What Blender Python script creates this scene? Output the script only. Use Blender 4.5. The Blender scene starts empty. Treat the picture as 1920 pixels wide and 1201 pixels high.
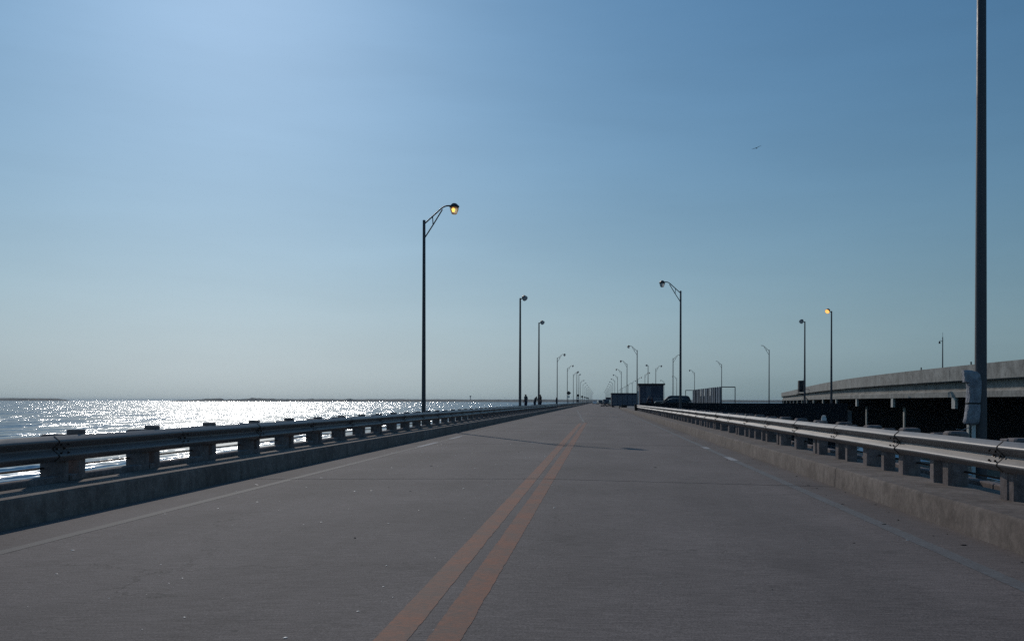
import bpy, bmesh, math, random
from mathutils import Vector, Matrix, noise

SC = bpy.context.scene
COL = SC.collection
R = math.radians
random.seed(7)

# ------------------------------------------------------------------ camera
EYE = 1.25
cam_d = bpy.data.cameras.new('camera')
cam = bpy.data.objects.new('camera', cam_d)
COL.objects.link(cam)
cam.location = (0, 0, EYE)
cam.rotation_euler = (Matrix.Rotation(R(90), 3, 'X') @ Matrix.Rotation(R(0.13), 3, 'Z')).to_euler()
cam_d.sensor_width = 36.0
cam_d.lens = 36.0 * 1650 / 1920
cam_d.shift_x = -164 / 1920
cam_d.shift_y = 151.5 / 1920
cam_d.clip_start = 0.05
cam_d.clip_end = 60000
SC.camera = cam

# ------------------------------------------------------------------ sky and sun
SUN_AZ = math.atan(0.42)          # to the left of straight ahead (+Y)
SUN_EL = R(27.2)
SUN_VEC = Vector((-math.sin(SUN_AZ) * math.cos(SUN_EL), math.cos(SUN_AZ) * math.cos(SUN_EL), math.sin(SUN_EL)))
world = bpy.data.worlds.new('World')
SC.world = world
world.use_nodes = True
wn, wl = world.node_tree.nodes, world.node_tree.links
bg = wn['Background']
sky = wn.new('ShaderNodeTexSky')
sky.sky_type = 'NISHITA'
sky.sun_disc = False
sky.sun_elevation = SUN_EL
sky.sun_rotation = -SUN_AZ
sky.altitude = 0
sky.air_density = 2.6
sky.dust_density = 0.5
sky.ozone_density = 1.0
# film response of the sky: one power curve per channel, the same in every direction
SKY_K = 0.1
sep = wn.new('ShaderNodeSeparateColor')
com = wn.new('ShaderNodeCombineColor')
wl.new(sky.outputs[0], sep.inputs[0])
RESP = (((0.5, 0.0, 0.0), 1.308, 0.5357), ((1.0, 0.5, 0.15), 1.034, 0.2294), ((0.5, 0.0, 0.7), 0.973, 0.552))
for ch, (wts, gam, k) in enumerate(RESP):
    acc = None
    for q in range(3):
        ma = wn.new('ShaderNodeMath'); ma.operation = 'MULTIPLY_ADD'
        wl.new(sep.outputs[q], ma.inputs[0]); ma.inputs[1].default_value = wts[q] * SKY_K
        if acc is None: ma.inputs[2].default_value = 0.0
        else: wl.new(acc, ma.inputs[2])
        acc = ma.outputs[0]
    pw = wn.new('ShaderNodeMath'); pw.operation = 'POWER'
    mu = wn.new('ShaderNodeMath'); mu.operation = 'MULTIPLY'
    wl.new(acc, pw.inputs[0]); pw.inputs[1].default_value = gam
    wl.new(pw.outputs[0], mu.inputs[0]); mu.inputs[1].default_value = k / SKY_K
    wl.new(mu.outputs[0], com.inputs[ch])
# faint uneven haze and thin cirrus, all round the sky
wtc = wn.new('ShaderNodeTexCoord')
wmp = wn.new('ShaderNodeMapping'); wmp.inputs['Scale'].default_value = (1.6, 1.6, 10.0); wmp.inputs['Rotation'].default_value = (0.06, 0.10, 0.3)
wno = wn.new('ShaderNodeTexNoise'); wno.inputs['Scale'].default_value = 2.2; wno.inputs['Detail'].default_value = 6; wno.inputs['Roughness'].default_value = 0.55
wl.new(wtc.outputs['Generated'], wmp.inputs['Vector']); wl.new(wmp.outputs[0], wno.inputs['Vector'])
wrp = wn.new('ShaderNodeMapRange'); wrp.inputs[1].default_value = 0.35; wrp.inputs[2].default_value = 0.75
wrp.inputs[3].default_value = 0.985; wrp.inputs[4].default_value = 1.05
wl.new(wno.outputs['Fac'], wrp.inputs[0])
wmx = wn.new('ShaderNodeVectorMath'); wmx.operation = 'SCALE'
wl.new(com.outputs[0], wmx.inputs[0]); wl.new(wrp.outputs[0], wmx.inputs['Scale'])
wl.new(wmx.outputs[0], bg.inputs['Color'])
bg.inputs['Strength'].default_value = SKY_K * 1.414

sun_d = bpy.data.lights.new('sun', 'SUN')
sun_d.energy = 2.05
sun_d.angle = R(0.5)
sun_d.color = (1.0, 0.93, 0.84)
sun = bpy.data.objects.new('sun', sun_d)
COL.objects.link(sun)
sun.rotation_euler = (-SUN_VEC).to_track_quat('-Z', 'Y').to_euler()
sun.location = (0, 0, 60)

SC.view_settings.view_transform = 'Standard'
SC.view_settings.look = 'None'
SC.view_settings.exposure = -0.5
SC.view_settings.gamma = 1.0
SC.view_settings.use_curve_mapping = False
SC.render.engine = 'CYCLES'
SC.cycles.use_denoising = False
SC.cycles.max_bounces = 6
SC.cycles.sample_clamp_indirect = 0.5
SC.cycles.volume_bounces = 0
SC.cycles.caustics_reflective = False
SC.cycles.caustics_refractive = False


# ------------------------------------------------------------------ materials
def mat(name, col, rough=0.85, metal=0.0, spec=0.4):
    m = bpy.data.materials.new(name)
    m.use_nodes = True
    b = m.node_tree.nodes['Principled BSDF']
    b.inputs['Base Color'].default_value = (*col, 1)
    b.inputs['Roughness'].default_value = rough
    b.inputs['Metallic'].default_value = metal
    b.inputs['Specular IOR Level'].default_value = spec
    return m


def nd(m, kind, **kw):
    n = m.node_tree.nodes.new(kind)
    for k, v in kw.items():
        if k in n.inputs:
            n.inputs[k].default_value = v
        else:
            setattr(n, k, v)
    return n


def lk(m, a, b):
    m.node_tree.links.new(a, b)


def coords(m, scale=(1, 1, 1), kind='Object', world=False):
    if world:
        t = nd(m, 'ShaderNodeNewGeometry')
        out = t.outputs['Position']
    else:
        t = nd(m, 'ShaderNodeTexCoord')
        out = t.outputs[kind]
    mp = nd(m, 'ShaderNodeMapping')
    mp.inputs['Scale'].default_value = scale
    lk(m, out, mp.inputs['Vector'])
    return mp.outputs['Vector']


def tex_noise(m, vec, scale, detail=4, rough=0.6):
    n = nd(m, 'ShaderNodeTexNoise', Scale=scale, Detail=detail, Roughness=rough)
    lk(m, vec, n.inputs['Vector'])
    return n.outputs['Fac']


def ramp(m, fac, stops):
    r = nd(m, 'ShaderNodeValToRGB')
    el = r.color_ramp.elements
    while len(el) < len(stops):
        el.new(0.5)
    for e, (p, c) in zip(el, stops):
        e.position = p
        e.color = (*c, 1) if len(c) == 3 else c
    lk(m, fac, r.inputs['Fac'])
    return r.outputs['Color']


def mix(m, fac, a, b, mode='MIX'):
    n = nd(m, 'ShaderNodeMix', data_type='RGBA', blend_type=mode)
    for sock, v in ((0, fac), (6, a), (7, b)):
        if hasattr(v, 'is_linked'):
            lk(m, v, n.inputs[sock])
        elif sock == 0:
            n.inputs[0].default_value = v
        else:
            n.inputs[sock].default_value = (*v, 1)
    return n.outputs[2]


def bump(m, height, strength=0.3, dist=0.01, prev=None):
    b = nd(m, 'ShaderNodeBump', Strength=strength, Distance=dist)
    lk(m, height, b.inputs['Height'])
    if prev is not None:
        lk(m, prev, b.inputs['Normal'])
    return b.outputs['Normal']


def bsdf(m):
    return m.node_tree.nodes['Principled BSDF']


def g(v):
    return (v, v, v)


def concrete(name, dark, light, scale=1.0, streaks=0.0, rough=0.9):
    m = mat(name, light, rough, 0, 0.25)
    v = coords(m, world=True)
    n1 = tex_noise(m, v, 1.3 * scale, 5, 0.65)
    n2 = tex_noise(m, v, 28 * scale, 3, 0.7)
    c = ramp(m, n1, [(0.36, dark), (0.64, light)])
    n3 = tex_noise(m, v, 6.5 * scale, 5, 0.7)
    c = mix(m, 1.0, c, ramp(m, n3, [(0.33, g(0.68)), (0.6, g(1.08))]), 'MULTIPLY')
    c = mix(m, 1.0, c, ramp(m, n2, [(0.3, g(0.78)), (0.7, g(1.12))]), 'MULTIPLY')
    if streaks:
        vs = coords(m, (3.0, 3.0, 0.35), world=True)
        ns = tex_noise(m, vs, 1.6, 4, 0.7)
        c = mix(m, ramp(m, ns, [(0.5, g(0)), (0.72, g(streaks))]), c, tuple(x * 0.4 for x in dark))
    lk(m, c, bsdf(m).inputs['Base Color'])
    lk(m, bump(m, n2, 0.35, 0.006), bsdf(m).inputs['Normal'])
    return m


def road_mat():
    m = mat('road_concrete', (0.2, 0.19, 0.18), 0.88, 0, 0.25)
    v = coords(m, world=True)
    big = tex_noise(m, v, 0.35, 5, 0.6)
    vl = coords(m, (1.0, 0.16, 1.0), world=True)          # wheel-path streaks along the road
    lanes = tex_noise(m, vl, 0.9, 4, 0.6)
    vt = coords(m, (0.16, 1.0, 1.0), world=True)          # transverse broom finish
    tine = tex_noise(m, vt, 34, 3, 0.75)
    fine = tex_noise(m, v, 85, 2, 0.8)
    spot = tex_noise(m, v, 9.0, 2, 0.5)
    c = ramp(m, big, [(0.3, (0.164, 0.130, 0.116)), (0.7, (0.236, 0.188, 0.168))])
    c = mix(m, 1.0, c, ramp(m, lanes, [(0.3, g(0.86)), (0.7, g(1.1))]), 'MULTIPLY')
    sx = nd(m, 'ShaderNodeSeparateXYZ'); lk(m, v, sx.inputs[0])
    mr = nd(m, 'ShaderNodeMapRange'); lk(m, sx.outputs[0], mr.inputs[0])
    mr.inputs[1].default_value = -5.86; mr.inputs[2].default_value = 3.54
    wob = nd(m, 'ShaderNodeMath', operation='MULTIPLY_ADD'); lk(m, lanes, wob.inputs[0]); wob.inputs[1].default_value = 0.06; lk(m, mr.outputs[0], wob.inputs[2])
    c = mix(m, 1.0, c, ramp(m, wob.outputs[0], [(0.02, g(0.93)), (0.15, g(1.06)), (0.24, g(0.95)), (0.33, g(1.04)), (0.42, g(0.95)), (0.55, g(1.05)), (0.66, g(0.94)),
                                                (0.75, g(1.04)), (0.84, g(0.95)), (0.93, g(1.04)), (1.0, g(0.84))]), 'MULTIPLY')
    blot = tex_noise(m, v, 1.1, 6, 0.75)
    c = mix(m, 1.0, c, ramp(m, blot, [(0.30, g(0.82)), (0.45, g(1.0)), (0.62, g(1.02)), (0.75, g(1.14))]), 'MULTIPLY')
    c = mix(m, 1.0, c, ramp(m, tine, [(0.3, g(0.72)), (0.7, g(1.22))]), 'MULTIPLY')
    c = mix(m, 1.0, c, ramp(m, fine, [(0.28, g(0.5)), (0.5, g(1.0)), (0.72, g(1.6))]), 'MULTIPLY')
    c = mix(m, ramp(m, spot, [(0.74, g(0)), (0.8, g(0.75))]), c, (0.04, 0.036, 0.034))
    wv = nd(m, 'ShaderNodeVectorMath', operation='ADD')
    wn_ = nd(m, 'ShaderNodeTexNoise', Scale=1.4, Detail=5, Roughness=0.7); lk(m, v, wn_.inputs['Vector'])
    lk(m, v, wv.inputs[0]); lk(m, wn_.outputs['Color'], wv.inputs[1])
    vo = nd(m, 'ShaderNodeTexVoronoi', feature='DISTANCE_TO_EDGE', Scale=0.23); lk(m, wv.outputs[0], vo.inputs['Vector'])
    msk = tex_noise(m, v, 0.4, 2, 0.5)
    ck = nd(m, 'ShaderNodeMath', operation='MULTIPLY')
    lk(m, ramp(m, vo.outputs['Distance'], [(0.0, g(1)), (0.0035, g(0))]), ck.inputs[0]); lk(m, ramp(m, msk, [(0.5, g(0)), (0.6, g(0.7))]), ck.inputs[1])
    c = mix(m, ck.outputs[0], c, (0.045, 0.038, 0.034))
    drip = tex_noise(m, v, 4.2, 3, 0.6)
    c = mix(m, ramp(m, drip, [(0.68, g(0)), (0.78, g(0.35))]), c, (0.06, 0.052, 0.048))
    lk(m, c, bsdf(m).inputs['Base Color'])
    nb = bump(m, tine, 0.5, 0.006)
    lk(m, bump(m, fine, 0.4, 0.004, nb), bsdf(m).inputs['Normal'])
    return m


def paint(name, col, under, wear):
    m = mat(name, col, 0.8, 0, 0.3)
    v = coords(m, world=True)
    vt = coords(m, (0.3, 1.0, 1.0), world=True)
    w = tex_noise(m, v, 2.3, 6, 0.75)
    f = tex_noise(m, vt, 60, 3, 0.8)
    s = nd(m, 'ShaderNodeMath', operation='ADD')
    lk(m, w, s.inputs[0]); lk(m, f, s.inputs[1])
    h = nd(m, 'ShaderNodeMath', operation='MULTIPLY')
    lk(m, s.outputs[0], h.inputs[0]); h.inputs[1].default_value = 0.5
    fac = ramp(m, h.outputs[0], [(wear - 0.09, g(1)), (wear + 0.09, g(0))])
    c = mix(m, fac, col, under)
    pit = tex_noise(m, v, 130, 2, 0.7)
    c = mix(m, 1.0, c, ramp(m, f, [(0.3, g(0.70)), (0.7, g(1.15))]), 'MULTIPLY')
    c = mix(m, 1.0, c, ramp(m, pit, [(0.30, g(0.55)), (0.45, g(1.0)), (0.75, g(1.15))]), 'MULTIPLY')
    lk(m, c, bsdf(m).inputs['Base Color'])
    return m


def steel(name, col, rough=0.42, metal=0.9, var=0.2):
    m = mat(name, col, rough, metal, 0.5)
    v = coords(m, (1, 0.25, 1), world=True)
    n = tex_noise(m, v, 3.0, 5, 0.7)
    f = tex_noise(m, coords(m, world=True), 40, 2, 0.6)
    c = mix(m, 1.0, ramp(m, n, [(0.3, tuple(x * (1 - var) for x in col)), (0.7, tuple(min(1, x * (1 + var)) for x in col))]),
            ramp(m, f, [(0.3, g(0.85)), (0.7, g(1.1))]), 'MULTIPLY')
    lk(m, c, bsdf(m).inputs['Base Color'])
    lk(m, ramp(m, n, [(0.3, g(max(0.05, rough - 0.08))), (0.7, g(rough + 0.12))]), bsdf(m).inputs['Roughness'])
    return m


def emit(name, col, strength):
    m = mat(name, col, 0.5)
    bsdf(m).inputs['Emission Color'].default_value = (*col, 1)
    bsdf(m).inputs['Emission Strength'].default_value = strength
    return m


def water_mat():
    m = mat('sea_water', (0.012, 0.035, 0.045), 0.14, 0, 0.5)
    b = bsdf(m)
    b.inputs['IOR'].default_value = 1.333

    def slope(scale, sc, detail, rough, amp):
        v = coords(m, sc, world=True)
        n = nd(m, 'ShaderNodeTexNoise', Scale=scale, Detail=detail, Roughness=rough)
        lk(m, v, n.inputs['Vector'])
        a = nd(m, 'ShaderNodeVectorMath', operation='SUBTRACT')
        lk(m, n.outputs['Color'], a.inputs[0]); a.inputs[1].default_value = (0.5, 0.5, 0.5)
        c = nd(m, 'ShaderNodeVectorMath', operation='MULTIPLY')
        lk(m, a.outputs[0], c.inputs[0]); c.inputs[1].default_value = (amp * 0.64, amp, 0.0)
        return c.outputs[0]
    # wave facets: slopes straight from noise, so that they do not flatten out with distance
    s1 = slope(0.5, (1.0, 0.08, 1.0), 2, 0.8, 2.9)
    s2 = slope(0.06, (1.0, 0.1, 1.0), 2, 0.6, 1.0)
    s3 = slope(1.7, (1.0, 0.4, 1.0), 2, 0.6, 1.0)
    a1 = nd(m, 'ShaderNodeVectorMath', operation='ADD')
    lk(m, s1, a1.inputs[0]); lk(m, s2, a1.inputs[1])
    a2 = nd(m, 'ShaderNodeVectorMath', operation='ADD')
    lk(m, a1.outputs[0], a2.inputs[0]); lk(m, s3, a2.inputs[1])
    up = nd(m, 'ShaderNodeVectorMath', operation='ADD')
    lk(m, a2.outputs[0], up.inputs[0]); up.inputs[1].default_value = (0, 0, 1)
    no = nd(m, 'ShaderNodeVectorMath', operation='NORMALIZE')
    lk(m, up.outputs[0], no.inputs[0])
    gl = nd(m, 'ShaderNodeBsdfGlossy')
    fr = nd(m, 'ShaderNodeFresnel', IOR=1.33)                       # dark when seen steeply, mean reflectance of chop at grazing angles
    fm = nd(m, 'ShaderNodeMath', operation='MULTIPLY', use_clamp=True)
    lk(m, fr.outputs[0], fm.inputs[0]); fm.inputs[1].default_value = 1.5
    lk(m, mix(m, fm.outputs[0], (0.0, 0.0, 0.0), (0.44, 0.445, 0.45)), gl.inputs['Color'])
    gl.inputs['Roughness'].default_value = 0.17
    df = nd(m, 'ShaderNodeBsdfDiffuse')
    df.inputs['Color'].default_value = (0.012, 0.030, 0.036, 1)
    lk(m, no.outputs[0], gl.inputs['Normal'])
    ads = nd(m, 'ShaderNodeAddShader')
    lk(m, gl.outputs[0], ads.inputs[0]); lk(m, df.outputs[0], ads.inputs[1])
    lk(m, ads.outputs[0], m.node_tree.nodes['Material Output'].inputs['Surface'])
    m.node_tree.nodes.remove(b)
    return m


M = {}
M['road'] = road_mat()
M['curb_l'] = concrete('curb_concrete', (0.192, 0.147, 0.123), (0.288, 0.228, 0.192), 1.0, 0.5)
M['post'] = concrete('post_concrete', (0.20, 0.16, 0.15), (0.32, 0.26, 0.245), 2.0, 0.35)
M['pier'] = concrete('pier_concrete', (0.333, 0.314, 0.283), (0.505, 0.480, 0.437), 0.35, 0.35)
M['girder'] = concrete('girder_concrete', (0.302, 0.284, 0.258), (0.466, 0.441, 0.403), 0.35, 0.6)
M['pale'] = concrete('sunlit_pale_concrete', (0.588, 0.560, 0.504), (0.812, 0.770, 0.700), 0.6, 0.2)  # sunlight on the pier and cap ends is put into this paler colour
M['shade_concrete'] = concrete('shade_dark_concrete', (0.018, 0.020, 0.024), (0.035, 0.037, 0.042), 0.6, 0.3)  # near-black colour stands in for under-deck shade and the backlit landing wall
M['deck_under'] = concrete('deck_concrete', (0.168, 0.161, 0.154), (0.280, 0.266, 0.252), 0.6, 0.3)
M['yellow'] = paint('yellow_paint', (0.375, 0.122, 0.058), (0.20, 0.125, 0.095), 0.50)
M['white'] = paint('worn_white_paint', (0.220, 0.212, 0.203), (0.168, 0.150, 0.142), 0.51)
M['white_faded'] = paint('faded_white_paint', (0.158, 0.143, 0.137), (0.15, 0.130, 0.123), 0.52)
M['white_bright'] = paint('white_paint', (0.900, 0.900, 0.900), (0.420, 0.392, 0.378), 0.62)
M['galv'] = steel('galvanised_steel', (0.19, 0.172, 0.168), 0.40, 0.1)
bsdf(M['galv']).inputs['Specular IOR Level'].default_value = 0.2
M['pole'] = steel('weathered_pole', (0.095, 0.085, 0.09), 0.5, 0.15)
M['lamp'] = steel('lamp_housing', (0.055, 0.052, 0.055), 0.5, 0.2)
M['bolt'] = mat('rusty_bolt', (0.05, 0.035, 0.03), 0.8, 0.3)
M['glass'] = mat('lamp_glass', (0.42, 0.43, 0.44), 0.45, 0, 0.5)
bsdf(M['glass']).inputs['Transmission Weight'].default_value = 0.6
M['glass_amber'] = mat('amber_lamp_glass', (0.85, 0.66, 0.42), 0.4, 0, 0.5)
bsdf(M['glass_amber']).inputs['Transmission Weight'].default_value = 0.85
M['bulb'] = mat('unlit_bulb', (0.6, 0.6, 0.58), 0.4)
M['bulb_on'] = emit('sodium_bulb', (1.0, 0.60, 0.16), 3.6)
M['bulb_orange'] = emit('orange_bulb', (1.0, 0.45, 0.12), 2.2)
M['rust_housing'] = mat('rusty_lamp_housing', (0.30, 0.15, 0.05), 0.7)
M['water'] = water_mat()
M['plastic'] = concrete('weathered_plastic', (0.30, 0.29, 0.33), (0.46, 0.44, 0.46), 2.5, 0.25, 0.55)
_pn = tex_noise(M['plastic'], coords(M['plastic'], (1, 1, 0.5), world=True), 14, 4, 0.6)
lk(M['plastic'], bump(M['plastic'], _pn, 0.9, 0.05), bsdf(M['plastic']).inputs['Normal'])
M['strap'] = mat('black_strap', (0.012, 0.012, 0.012), 0.7)
M['shell'] = mat('shell', (0.78, 0.74, 0.68), 0.5)
M['shed'] = concrete('shed_paint', (0.070, 0.077, 0.105), (0.119, 0.126, 0.161), 1.2, 0.5)
M['shed_panel'] = mat('shed_door', (0.126, 0.133, 0.161), 0.7)
M['shed_dark'] = mat('shed_trim', (0.03, 0.03, 0.036), 0.7)
M['signdark'] = mat('sign_back', (0.06, 0.06, 0.06), 0.6, 0.4)
M['signwhite'] = mat('white_plate', (0.75, 0.75, 0.72), 0.6)
M['panel_a'] = concrete('weathered_panel_pale', (0.144, 0.187, 0.234), (0.235, 0.302, 0.369), 0.8, 0.5)
M['panel_b'] = concrete('weathered_panel_grey', (0.085, 0.114, 0.145), (0.144, 0.187, 0.234), 0.8, 0.5)
M['carpaint'] = mat('dark_car_paint', (0.010, 0.011, 0.014), 0.3, 0, 0.3)
M['carpaint2'] = mat('black_car_paint', (0.008, 0.008, 0.009), 0.3, 0.1, 0.5)
M['carwhite'] = mat('white_car_paint', (0.75, 0.75, 0.75), 0.25, 0, 0.5)
M['carglass'] = mat('car_glass', (0.02, 0.025, 0.03), 0.08, 0, 0.6)
M['tyre'] = mat('tyre_rubber', (0.02, 0.02, 0.02), 0.9)
M['rim'] = mat('wheel_rim', (0.35, 0.35, 0.36), 0.4, 0.8)
M['headlight'] = mat('headlight_lens', (0.6, 0.62, 0.65), 0.2)
M['wood'] = concrete('dark_timber', (0.03, 0.026, 0.022), (0.06, 0.052, 0.045), 2, 0.3)
M['forest'] = concrete('far_trees', (0.028, 0.040, 0.038), (0.05, 0.062, 0.058), 0.01, 0)
M['sand'] = mat('sand', (0.35, 0.32, 0.26), 0.9)
M['bird'] = mat('bird_feathers', (0.03, 0.027, 0.025), 0.8)
M['skin'] = mat('skin', (0.35, 0.2, 0.14), 0.6)
M['hair'] = mat('hair', (0.02, 0.015, 0.012), 0.7)
for nm, c in (('navy', (0.02, 0.025, 0.05)), ('black', (0.015, 0.015, 0.016)), ('greycloth', (0.06, 0.06, 0.065)),
              ('maroon', (0.10, 0.03, 0.03)), ('denim', (0.04, 0.05, 0.08)), ('whitecloth', (0.5, 0.5, 0.5))):
    M[nm] = mat('cloth_' + nm, c, 0.9)


# ------------------------------------------------------------------ mesh helpers
class MB:
    def __init__(s):
        s.v, s.f = [], []

    def add(s, vs, fs):
        o = len(s.v)
        s.v += [tuple(v) for v in vs]
        s.f += [tuple(i + o for i in f) for f in fs]
        return s

    def box(s, x0, x1, y0, y1, z0, z1, ch=0.0):
        if ch <= 0:
            vs = [(x, y, z) for z in (z0, z1) for y in (y0, y1) for x in (x0, x1)]
            return s.add(vs, [(0, 2, 3, 1), (4, 5, 7, 6), (0, 1, 5, 4), (2, 6, 7, 3), (0, 4, 6, 2), (1, 3, 7, 5)])
        c = ch
        prof = [(x0 + c, y0), (x1 - c, y0), (x1, y0 + c), (x1, y1 - c), (x1 - c, y1), (x0 + c, y1), (x0, y1 - c), (x0, y0 + c)]
        ins = [(x0 + 2 * c, y0 + c), (x1 - 2 * c, y0 + c), (x1 - c, y0 + 2 * c), (x1 - c, y1 - 2 * c), (x1 - 2 * c, y1 - c),
               (x0 + 2 * c, y1 - c), (x0 + c, y1 - 2 * c), (x0 + c, y0 + 2 * c)]
        vs = [(x, y, z0) for x, y in prof] + [(x, y, z1 - c) for x, y in prof] + [(x, y, z1) for x, y in ins]
        fs = [tuple(reversed(range(8))), tuple(range(16, 24))]
        for k in (0, 8):
            fs += [(k + i, k + (i + 1) % 8, k + 8 + (i + 1) % 8, k + 8 + i) for i in range(8)]
        return s.add(vs, fs)

    def tube(s, pts, rad, n=8, cap=True):
        pts = [Vector(p) for p in pts]
        rs = rad if isinstance(rad, (list, tuple)) else [rad] * len(pts)
        rings = []
        for i, p in enumerate(pts):
            if i == 0: d = pts[1] - p
            elif i == len(pts) - 1: d = p - pts[i - 1]
            else: d = (pts[i + 1] - p).normalized() + (p - pts[i - 1]).normalized()
            d.normalize()
            up = Vector((0, 1, 0)) if abs(d.y) < 0.95 else Vector((1, 0, 0))
            a = d.cross(up).normalized(); b = a.cross(d).normalized()
            rings.append([p + (a * math.cos(2 * math.pi * k / n) + b * math.sin(2 * math.pi * k / n)) * rs[i] for k in range(n)])
        vs = [v for r in rings for v in r]
        fs = []
        for i in range(len(pts) - 1):
            for k in range(n):
                fs.append((i * n + k, i * n + (k + 1) % n, (i + 1) * n + (k + 1) % n, (i + 1) * n + k))
        if cap:
            fs.append(tuple(reversed(range(n))))
            fs.append(tuple((len(pts) - 1) * n + k for k in range(n)))
        return s.add(vs, fs)

    def sweep(s, prof, frames, cap=True):
        """prof: closed list of (u, w); frames: list of (origin, lateral, up)."""
        n = len(prof)
        vs = []
        for o, l, u in frames:
            vs += [o + l * p[0] + u * p[1] for p in prof]
        fs = []
        for i in range(len(frames) - 1):
            for k in range(n):
                fs.append((i * n + k, i * n + (k + 1) % n, (i + 1) * n + (k + 1) % n, (i + 1) * n + k))
        if cap:
            fs.append(tuple(reversed(range(n))))
            fs.append(tuple((len(frames) - 1) * n + k for k in range(n)))
        return s.add(vs, fs)

    def loft(s, rings, cap=True):
        n = len(rings[0])
        vs = [v for r in rings for v in r]
        fs = []
        for i in range(len(rings) - 1):
            for k in range(n):
                fs.append((i * n + k, i * n + (k + 1) % n, (i + 1) * n + (k + 1) % n, (i + 1) * n + k))
        if cap:
            fs.append(tuple(reversed(range(n))))
            fs.append(tuple((len(rings) - 1) * n + k for k in range(n)))
        return s.add(vs, fs)

    def mesh(s, name, m, smooth=None):
        me = bpy.data.meshes.new(name)
        me.from_pydata(s.v, [], s.f)
        if m is not None:
            me.materials.append(m)
        bm = bmesh.new(); bm.from_mesh(me)
        bmesh.ops.recalc_face_normals(bm, faces=bm.faces)
        bm.to_mesh(me); bm.free()
        if smooth:
            me.shade_smooth()
            me.set_sharp_from_angle(angle=R(smooth))
        return me

    def build(s, name, m, parent=None, smooth=None):
        return inst(name, s.mesh(name, m, smooth), parent)


def inst(name, me, parent=None, loc=None, rz=0.0):
    o = bpy.data.objects.new(name, me)
    COL.objects.link(o)
    if parent is not None:
        o.parent = parent
    if loc is not None:
        o.location = loc
    if rz:
        o.rotation_euler.z = rz
    return o


def tag(o, label=None, cat=None, group=None, kind=None):
    if label: o['label'] = label
    if cat: o['category'] = cat
    if group: o['group'] = group
    if kind: o['kind'] = kind
    return o


def empty(name, loc=(0, 0, 0), rz=0.0):
    o = bpy.data.objects.new(name, None)
    COL.objects.link(o)
    o.location = loc
    o.rotation_euler.z = rz
    o.empty_display_size = 0.2
    return o


def copy_tree(o, parent=None):
    c = o.copy()
    COL.objects.link(c)
    c.parent = parent
    for ch in [x for x in bpy.data.objects if x.parent == o]:
        copy_tree(ch, c)
    return c


# ------------------------------------------------------------------ layout numbers (metres, road runs along +Y)
WATER_Z = -3.6
XC = -0.925                      # double yellow line
CURB_L, CURB_R = -5.86, 3.54
CURB_H = 0.26
ROAD_END = 2600.0


def zr(x):                      # crowned road surface
    return 0.035 - 0.014 * abs(x - XC)


# ------------------------------------------------------------------ water
water = MB().add([(-30000, -3000, WATER_Z), (30000, -3000, WATER_Z), (30000, 30000, WATER_Z), (-30000, 30000, WATER_Z)],
                 [(0, 1, 2, 3)]).build('water', M['water'])
tag(water, 'choppy sea water glittering under the sun left of the bridge', kind='structure')

# ------------------------------------------------------------------ road deck in slabs
road = tag(empty('road'), 'two lane concrete bridge road running to the horizon', kind='structure')
SK = -0.124                     # skew of the joints
JOINT = 11.6
edges = [-9.4] + [2.2 + JOINT * k for k in range(26)]
GAP = 0.04


def slab_mesh(y0, y1, x0, x1, zf, thick, skew=SK):
    xs = [x0, XC, x1] if x0 < XC < x1 else [x0, x1]
    b = MB()
    vs = []
    for y in (y0, y1):
        for x in xs: vs.append((x, y + skew * (x - XC), zf(x)))
    for y in (y0, y1):
        for x in xs: vs.append((x, y + skew * (x - XC), zf(x) - thick))
    n = len(xs)
    fs = []
    for i in range(n - 1):
        fs.append((i, i + 1, n + i + 1, n + i))
        fs.append((2 * n + i, 3 * n + i, 3 * n + i + 1, 2 * n + i + 1))
        fs.append((i, 2 * n + i, 2 * n + i + 1, i + 1))
        fs.append((n + i, n + i + 1, 3 * n + i + 1, 3 * n + i))
    fs.append((0, n, 3 * n, 2 * n)); fs.append((n - 1, 3 * n - 1, 4 * n - 1, 2 * n - 1))
    return b.add(vs, fs)


for a, b_ in zip(edges[:-1], edges[1:]):
    slab_mesh(a + GAP / 2, b_ - GAP / 2, CURB_L - 0.04, CURB_R + 0.04, zr, 0.22).build('deck_slab', M['road'], road)
YFAR = edges[-1]
slab_mesh(YFAR + GAP / 2, ROAD_END, CURB_L - 0.04, CURB_R + 0.04, zr, 0.22).build('far_deck', M['road'], road)
MB().box(CURB_L - 1.1, CURB_R + 1.0, -9, ROAD_END, -0.62, -0.30).build('deck_underside', M['deck_under'], road)


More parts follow.
